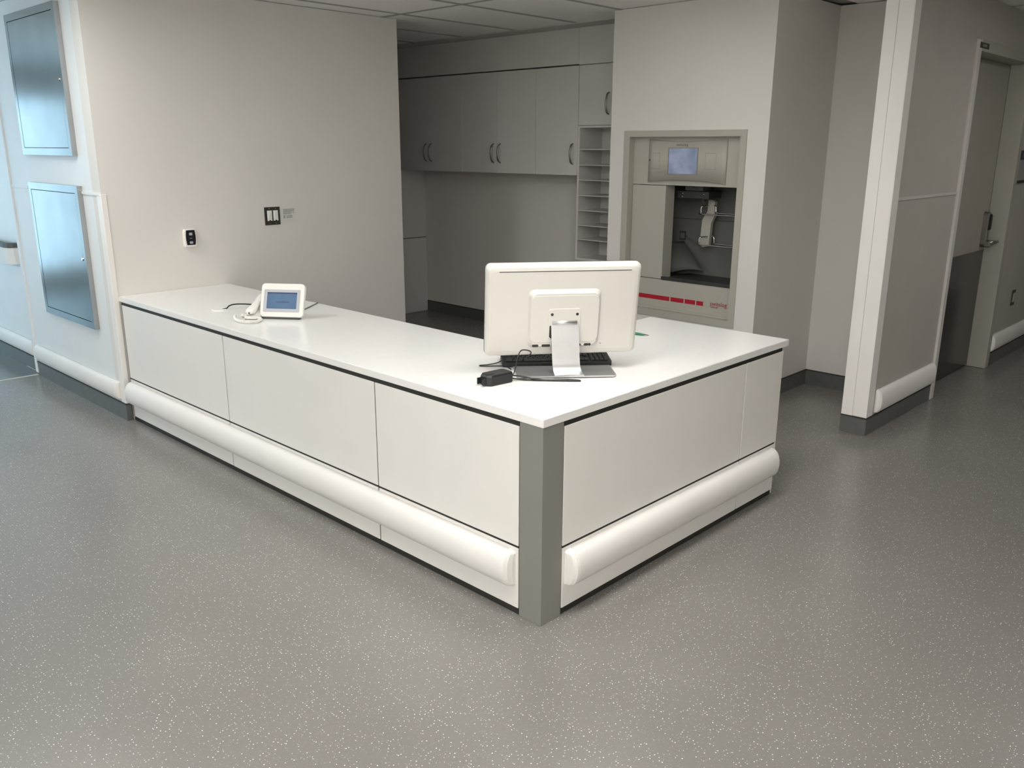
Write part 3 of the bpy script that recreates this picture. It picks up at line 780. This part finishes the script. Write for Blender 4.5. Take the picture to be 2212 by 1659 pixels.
def patch(name, u0, u1, v0, v1, d0, d1, material, parent, r=.0, ins=0.0):
    bm = bmesh.new()
    pl = rrect(u1 - u0, v1 - v0, r if r > 0 else .0001, 5 if r > 0 else 1, (u0 + u1) / 2, (v0 + v1) / 2)
    add_prism(bm, pl, MP, [(d0, 0), (d1 - (ins * .5), 0), (d1, ins)] if ins else [(d0, 0), (d1, 0)])
    return loc(name, bm, material, parent)
patch('vent_slot', uf(.083), uf(.932), H - .0270, H - .0245, .009, .0116, 'reveal_dark', sh)
bm = bmesh.new()
u0, u1, v0, v1 = uf(.275), uf(.742), H * .100, H * .735
pl = rrect(u1 - u0, v1 - v0, .024, 6, (u0 + u1) / 2, (v0 + v1) / 2)
add_prism(bm, pl, MP, [(.008, -.006), (.012, 0), (.022, .008), (.026, .012)])
mp = loc('mount_housing', bm, 'monitor_white', mo)
patch('cover', uf(.285), uf(.730), H * .168, H * .682, .024, .0275, 'monitor_white', mp, r=.024, ins=.001)
patch('hinge_plate', uf(.400), uf(.612), H * .20, H * .542, .026, .0300, 'monitor_white', mp, r=.012, ins=.002)
for uu in (uf(.424), uf(.588)):
    for vv_ in (H * .480, H * .232):
        bm = bmesh.new()
        ring_loft(bm, [[MP(uu + .0058 * math.cos(a * math.pi / 6), vv_ + .0058 * math.sin(a * math.pi / 6), d) for a in range(12)] for d in (.029, .0306)])
        loc('screw_hole', bm, 'reveal_dark', mp)
patch('hinge_slot', uf(.410), uf(.597), H * .225, H * .358, .029, .0308, 'reveal_dark', mp, r=.003)
for a, b in ((.303, .342), (.366, .420), (.595, .622), (.646, .672)):
    patch('port', uf(a), uf(b), H * .118, H * .146, .0235, .0268, 'reveal_dark', mp, r=.003)
for a in (.681, .354, .634):
    bm = bmesh.new(); ring_loft(bm, [[MP(uf(a) + (.0055 if a > .66 else .0025) * math.cos(k * math.pi / 6), H * .132 + (.0055 if a > .66 else .0025) * math.sin(k * math.pi / 6), d) for k in range(12)] for d in (.0235, .0272)])
    loc('port_ring', bm, 'reveal_dark' if a > .66 else 'chrome', mp)
patch('lock_slot', uf(.755), uf(.765), H * .122, H * .128, .0095, .0115, 'reveal_dark', sh)
# silver neck: bent sheet sweeping forward into the base
NW = .108
path = [(-.049, .205), (-.052, .196), (-.060, .150), (-.066, .095), (-.069, .060), (-.075, .036), (-.088, .020), (-.106, .0125), (-.120, .0105)]
P2 = smooth_path([(0, a, b) for a, b in path], 4)
bm = bmesh.new(); rings = []
for i, p in enumerate(P2):
    t_ = (P2[min(i + 1, len(P2) - 1)] - P2[max(i - 1, 0)]).normalized(); nr = Vector((0, -t_.z, t_.y)) * .0035
    if nr.y > 0: nr = -nr
    q_ = i / (len(P2) - 1); ec = .004 + .010 * q_; hw = NW / 2 * (1 + .06 * max(0, q_ - .75) / .25 )
    rings.append([Vector((ec - hw, p.y, p.z)) + nr, Vector((ec + hw, p.y, p.z)) + nr, Vector((ec + hw, p.y, p.z)) - nr, Vector((ec - hw, p.y, p.z)) - nr])
ring_loft(bm, rings, smooth=False)
for f in bm.faces: f.smooth = False
nk = loc('neck', bm, 'silver', mo)
bm = bmesh.new(); add_tube(bm, [(.004 - .049, -.050, .205), (.004 + .049, -.050, .205)], .0095, 14, smooth=False); loc('hinge', bm, 'silver', nk)
# base plate
bm = bmesh.new()
rz = Matrix.Rotation(-.075, 3, 'Z')
bp = [(-.195, .047), (.195, .047), (.195, -.100), (.185, -.114), (.066, -.116), (.050, -.118), (-.034, -.118), (-.050, -.116), (-.178, -.114), (-.190, -.100)]
def raise_(x): return .006 if -.036 < x < .052 else 0.0
rings = []
for z in (.0045, .0095):
    rings.append([rz @ Vector((x + .012, y, z + (raise_(x) if y < -.11 else 0))) for x, y in bp])
ring_loft(bm, rings)
bs = loc('base', bm, 'silver_base', mo)
bm = bmesh.new(); ring_loft(bm, [[rz @ Vector((x + .012, y, z)) for x, y in [(-.18, .035), (.18, .035), (.18, -.10), (-.18, -.10)]] for z in (.0, .0045)]); loc('foot_pad', bm, 'black_plastic', bs)

# ------------------------------------------------------------------ keyboard
kb = thing('keyboard', 'black computer keyboard lying behind the monitor stand', 'keyboard', (.5645 + .045, .433 + .05, HT), math.atan2(-.665, .747))
KW, KD = .446, .150
bm = bmesh.new()
secs = [(-KD / 2, .016), (-KD / 2 + .004, .020), (KD / 2 - .004, .030), (KD / 2, .027)]
ol = rrect(KW, KD, .012, 4)
ring_loft(bm, [[Vector((x, y, z0 + (z1_ * (y + KD / 2) / KD))) for x, y in ol] for z0, z1_ in ((.001, 0), (.014, .010), (.017, .011))])
loc('case', bm, 'black_plastic', kb)
def key_mesh(w):
    bm = bmesh.new(); ring_loft(bm, [[Vector((x * s, y * s, z)) for x, y in ((-w / 2, -.0078), (w / 2, -.0078), (w / 2, .0078), (-w / 2, .0078))] for s, z in ((1, 0), (.98, .004), (.84, .0075))])
    me = bpy.data.meshes.new('key'); bmesh.ops.recalc_face_normals(bm, faces=bm.faces[:]); bm.to_mesh(me); bm.free(); me.materials.append(MATS['black_key']); return me
KM = {w: key_mesh(w) for w in (.0165, .0245, .032, .110)}
rows = [[.0245, .0165, .0165, .110, .0165, .0165, .0165, .0245], [.032] + [.0165] * 11 + [.032], [.0245] + [.0165] * 12 + [.0245], [.0165] * 15, [.0165] * 14 + [.0245], [.0165] * 15]
for rI, row in enumerate(rows):
    y = -KD / 2 + .024 + rI * .0195
    total = sum(row) + .002 * (len(row) - 1); x = -KW / 2 + .014; sc_ = .285 / total
    for w_ in row:
        wdt = w_ * sc_
        k = bpy.data.objects.new('key', KM[w_]); COL.objects.link(k); k.parent = kb; k.scale = (sc_, 1, 1); k.location = (x + wdt / 2, y, .018 + .011 * (y + KD / 2) / KD); k.rotation_euler = (.075, 0, 0); x += wdt + .002 * sc_
    for blk, cnt in ((.084, 3), (.146, 4)):
        if blk < .1 and rI == 2: continue
        if rI == 5 and blk > .1: continue
        for c in range(cnt):
            if blk < .1 and rI == 1 and c != 1: continue
            k = bpy.data.objects.new('key', KM[.0165]); COL.objects.link(k); k.parent = kb; k.location = (blk + c * .0185, y, .018 + .011 * (y + KD / 2) / KD); k.rotation_euler = (.075, 0, 0)

# ------------------------------------------------------------------ power adapter with its leads
ad = thing('power_adapter', 'black power adapter block lying in front of the monitor', 'adapter', (.212, .428, HT), -.10)
bm = bmesh.new()
pl = [(-.062, -.018), (-.048, -.031), (.050, -.033), (.059, -.024), (.059, .024), (.050, .033), (-.048, .031), (-.062, .018)]
ring_loft(bm, [[Vector((x * s, y * s, z)) for x, y in pl] for s, z in ((.94, .0), (1, .004), (1, .034), (.93, .041))])
loc('block', bm, 'black_plastic', ad)
bm = bmesh.new(); add_box(bm, -.080, -.058, -.017, -.013, .006, .030); add_box(bm, -.080, -.058, .013, .017, .006, .030); add_box(bm, -.064, -.058, -.013, .013, .006, .030)
loc('plug_socket', bm, 'black_plastic', ad)
bm = bmesh.new(); add_box(bm, -.057, -.022, -.012, .012, .0405, .0425, bev=.001); loc('raised_label', bm, 'black_key', ad)
def into(parent, bm):         # world coordinates into the frame of a turned thing
    M = (Matrix.Translation(parent.location) @ parent.rotation_euler.to_matrix().to_4x4()).inverted()
    for v in bm.verts: v.co = M @ v.co
def cable(name, pts, r, label, parent=None, material='black_cable', seg=8, k=6):
    bm = bmesh.new(); add_tube(bm, pts, r, seg, k=k)
    if parent is None: return tag(obj(name, bm, material), label, 'cable')
    into(parent, bm); o = obj(name, bm, material, parent, local=True); o['label'] = label; return o
z0 = HT + .0035
cable('lead', [(.268, .412, z0 + .010), (.285, .395, z0 + .004), (.315, .365, z0), (.352, .318, z0), (.40, .262, z0), (.437, .222, z0), (.446, .214, z0), (.446, .228, z0), (.425, .258, z0), (.385, .292, z0), (.340, .330, z0 + .003), (.305, .372, z0 + .012), (.285, .400, z0 + .016), (.270, .418, z0 + .014)], .0032,
      'doubled black lead', ad)
cable('lead', [(.268, .424, HT + .014), (.282, .410, HT + .022), (.300, .412, HT + .050), (.318, .418, HT + .085), (.345, .425, HT + .104), (.378, .415, HT + .098), (.40, .428, HT + .080), (.405, .470, HT + .05)], .0024,
      'thin arching black lead', ad)
cable('lead', [(.455, .628, z0 + .012), (.420, .628, z0 + .003), (.375, .640, z0), (.345, .655, z0), (.338, .645, z0), (.352, .628, z0), (.385, .600, z0), (.405, .575, z0), (.400, .548, z0), (.385, .52, z0)], .0022,
      'thin black lead with a small loop', kb)
# green pen
t = thing('pen', 'green pen with dark tip lying right of the monitor', 'pen', (1.28, .56, HT))
dirn = Vector((.18, -.98, 0)).normalized(); tip = Vector((1.289, .495, HT + .0068))
bm = bmesh.new(); add_tube(bm, [tip - dirn * d for d in (.140, .070, .045, .020)], .0066, 12, smooth=False, radii=[.0066, .0066, .0060, .0032]); obj('barrel', bm, 'pen_green', t)
bm = bmesh.new(); add_tube(bm, [tip - dirn * .020, tip - dirn * .008, tip], .003, 8, smooth=False, radii=[.0029, .0022, .0009]); obj('tip', bm, 'pen_tip', t)

# ================================================================== PHONE CONSOLE
PHYAW, PHT = -.931, -.386
ph = thing('desk_phone', 'white touch-screen desk phone with handset and blue screen', 'phone', (.299, 2.079, HT), PHYAW)
cp_, sp_ = math.cos(PHT), math.sin(PHT)
def PP(u, v, d): return Vector((u, -sp_ * v - cp_ * d, .012 + cp_ * v - sp_ * d))
PW, PH_ = .231, .176
bm = bmesh.new(); add_prism(bm, rrect(PW, PH_, .020, 6, 0, PH_ / 2), PP, [(-.026, .004), (-.022, 0), (-.004, 0), (-.001, .002), (0, .005)])
bd = loc('console', bm, 'plastic_white', ph)
def ppatch(name, u0, u1, v0, v1, d0, d1, material, parent, r=.003):
    bm = bmesh.new(); add_prism(bm, rrect(u1 - u0, v1 - v0, r, 4, (u0 + u1) / 2, (v0 + v1) / 2), PP, [(d0, 0), (d1, 0)]); return loc(name, bm, material, parent)
bz = ppatch('bezel', -.0985, .0955, .026, .143, -.001, .0012, 'bezel_grey', bd, r=.006)
ppatch('screen', -.0805, .0785, .043, .128, .0010, .0020, 'phone_screen', bz)
ppatch('status_bar', -.0805, .0785, .1215, .1285, .0015, .0024, 'phone_screen_dark', bz, r=.001)
bm = bmesh.new(); rn = random.Random(5); x = -.030
while x < .034:
    wl = rn.uniform(.003, .006); add_prism(bm, rrect(wl, .005 if rn.random() < .6 else .0035, .0005, 2, x + wl / 2, .078), PP, [(.0018, 0), (.0024, 0)]); x += wl + .001
loc('screen_text', bm, 'phone_screen_dark', bz)
bm = bmesh.new(); ring_loft(bm, [[PP(-.078 + .003 * math.cos(a * math.pi / 5), .139 + .003 * math.sin(a * math.pi / 5), d) for a in range(10)] for d in (.001, .0026)]); loc('led', bm, 'button_white', bz)
# wedge stand behind the console and foot
bm = bmesh.new()
for_side = [(.012, .004), (.120, .002), (.125, .008), (.085, .10), (.072, .108), (.022, .02)]
ring_loft(bm, [[Vector((u, y, z)) for y, z in for_side] for u in (-.075, .075)]); loc('stand', bm, 'plastic_white', ph)
bm = bmesh.new(); add_box(bm, -.10, .10, .0, .03, .0005, .008, bev=.002); loc('foot', bm, 'rubber_grey', ph)
# handset cradle on the left
bm = bmesh.new(); add_prism(bm, rrect(.078, .215, .022, 5, -.148, .070), lambda u, v, d: Vector((u, v, d + .30 * max(0, v + .015) * (d > .006))), [(.003, .004), (.005, 0), (.016, 0), (.020, .006)])
cr = loc('cradle', bm, 'plastic_white', ph)
bm = bmesh.new(); add_box(bm, -.18, -.116, -.03, .16, 0, .004); loc('foot', bm, 'rubber_grey', ph)
# handset: ear and mouth pads joined by a waisted grip
bm = bmesh.new(); rings = []
for q_, w_, hh, zc in ((0, .030, .012, .040), (.03, .044, .022, .041), (.12, .050, .030, .043), (.25, .047, .028, .050), (.40, .040, .022, .061), (.60, .040, .022, .074), (.75, .047, .027, .082), (.88, .050, .030, .088), (.97, .044, .022, .093), (1, .030, .012, .095)):
    y = -.040 + .205 * q_
    rings.append([Vector((-.150 + .5 * w_ * math.copysign(abs(math.cos(a)) ** .6, math.cos(a)), y, zc + .5 * hh * math.copysign(abs(math.sin(a)) ** .6, math.sin(a)))) for a in [2 * math.pi * k / 16 for k in range(16)]])
ring_loft(bm, rings, smooth=True)
hs = thing('handset', 'white telephone handset resting left of the touch screen', 'handset', (.299, 2.079, HT), PHYAW)
loc('body', bm, 'plastic_white', hs)
bm = bmesh.new(); bmesh.ops.create_icosphere(bm, subdivisions=2, radius=.0045, matrix=Matrix.Translation((-.150, -.041, .036))); loc('jack', bm, 'black_plastic', hs)
# coiled cord: helix round a curved centre line
Rz = Matrix.Rotation(PHYAW, 4, 'Z'); Rz.translation = Vector((.299, 2.079, HT))
start = Rz @ Vector((-.150, -.044, .034))
cl = smooth_path([start, (.185, 2.262, HT + .010), (.20, 2.222, HT + .009), (.214, 2.160, HT + .009), (.205, 2.112, HT + .009), (.170, 2.082, HT + .009), (.128, 2.085, HT + .009), (.108, 2.130, HT + .009), (.112, 2.190, HT + .009), (.135, 2.250, HT + .009), (.160, 2.290, HT + .009)], 40)
hel = []; turns = 78; prev = Vector((0, 0, 1))
for i, p in enumerate(cl):
    t_ = (cl[min(i + 1, len(cl) - 1)] - cl[max(i - 1, 0)]).normalized(); a = (prev - t_ * prev.dot(t_)).normalized(); prev = a; b = t_.cross(a)
    ph_ = 2 * math.pi * turns * i / (len(cl) - 1) ; f_ = min(1, i / 25)
    hel.append(p + (a * math.cos(ph_) + b * math.sin(ph_)) * .0056 * f_)
bm = bmesh.new(); add_tube(bm, hel, .0029, 5, smooth=True, k=2)
into(ph, bm); o = obj('coiled_cord', bm, 'plastic_white', ph, local=True); o['label'] = 'white coiled cord'
# grommet and leads
t = thing('cable_grommet', 'flat white cable grommet in the worktop left of the phone', 'grommet', (.205, 2.545, HT))
bm = bmesh.new()
ring_loft(bm, [[Vector((.205 + r_ * math.cos(a * math.pi / 16), 2.545 + r_ * math.sin(a * math.pi / 16), z)) for a in range(32)] for r_, z in ((.040, HT), (.040, HT + .003), (.036, HT + .005))])
obj('ring', bm, 'plastic_white', t)
box_obj('slot', 'reveal_dark', t, .222, .238, 2.525, 2.545, HT + .0045, HT + .0056)
cable('lead', [(.230, 2.535, HT + .004), (.240, 2.525, HT + .008), (.262, 2.535, HT + .018), (.300, 2.53, HT + .022), (.350, 2.49, HT + .020), (.395, 2.43, HT + .014), (.42, 2.36, HT + .008), (.43, 2.28, HT + .006), (.42, 2.22, HT + .012)], .0036, 'black lead running to the cable grommet', ph)
cable('lead', [(.40, 2.13, HT + .015), (.46, 2.15, HT + .006), (.53, 2.22, HT + .0035), (.60, 2.27, HT + .0035), (.66, 2.315, HT + .0035), (.697, 2.345, HT + .0035)], .0028, 'thin grey lead', ph, material='grey_cable')
for o in bpy.data.objects:
    if '_org' in o: del o['_org']
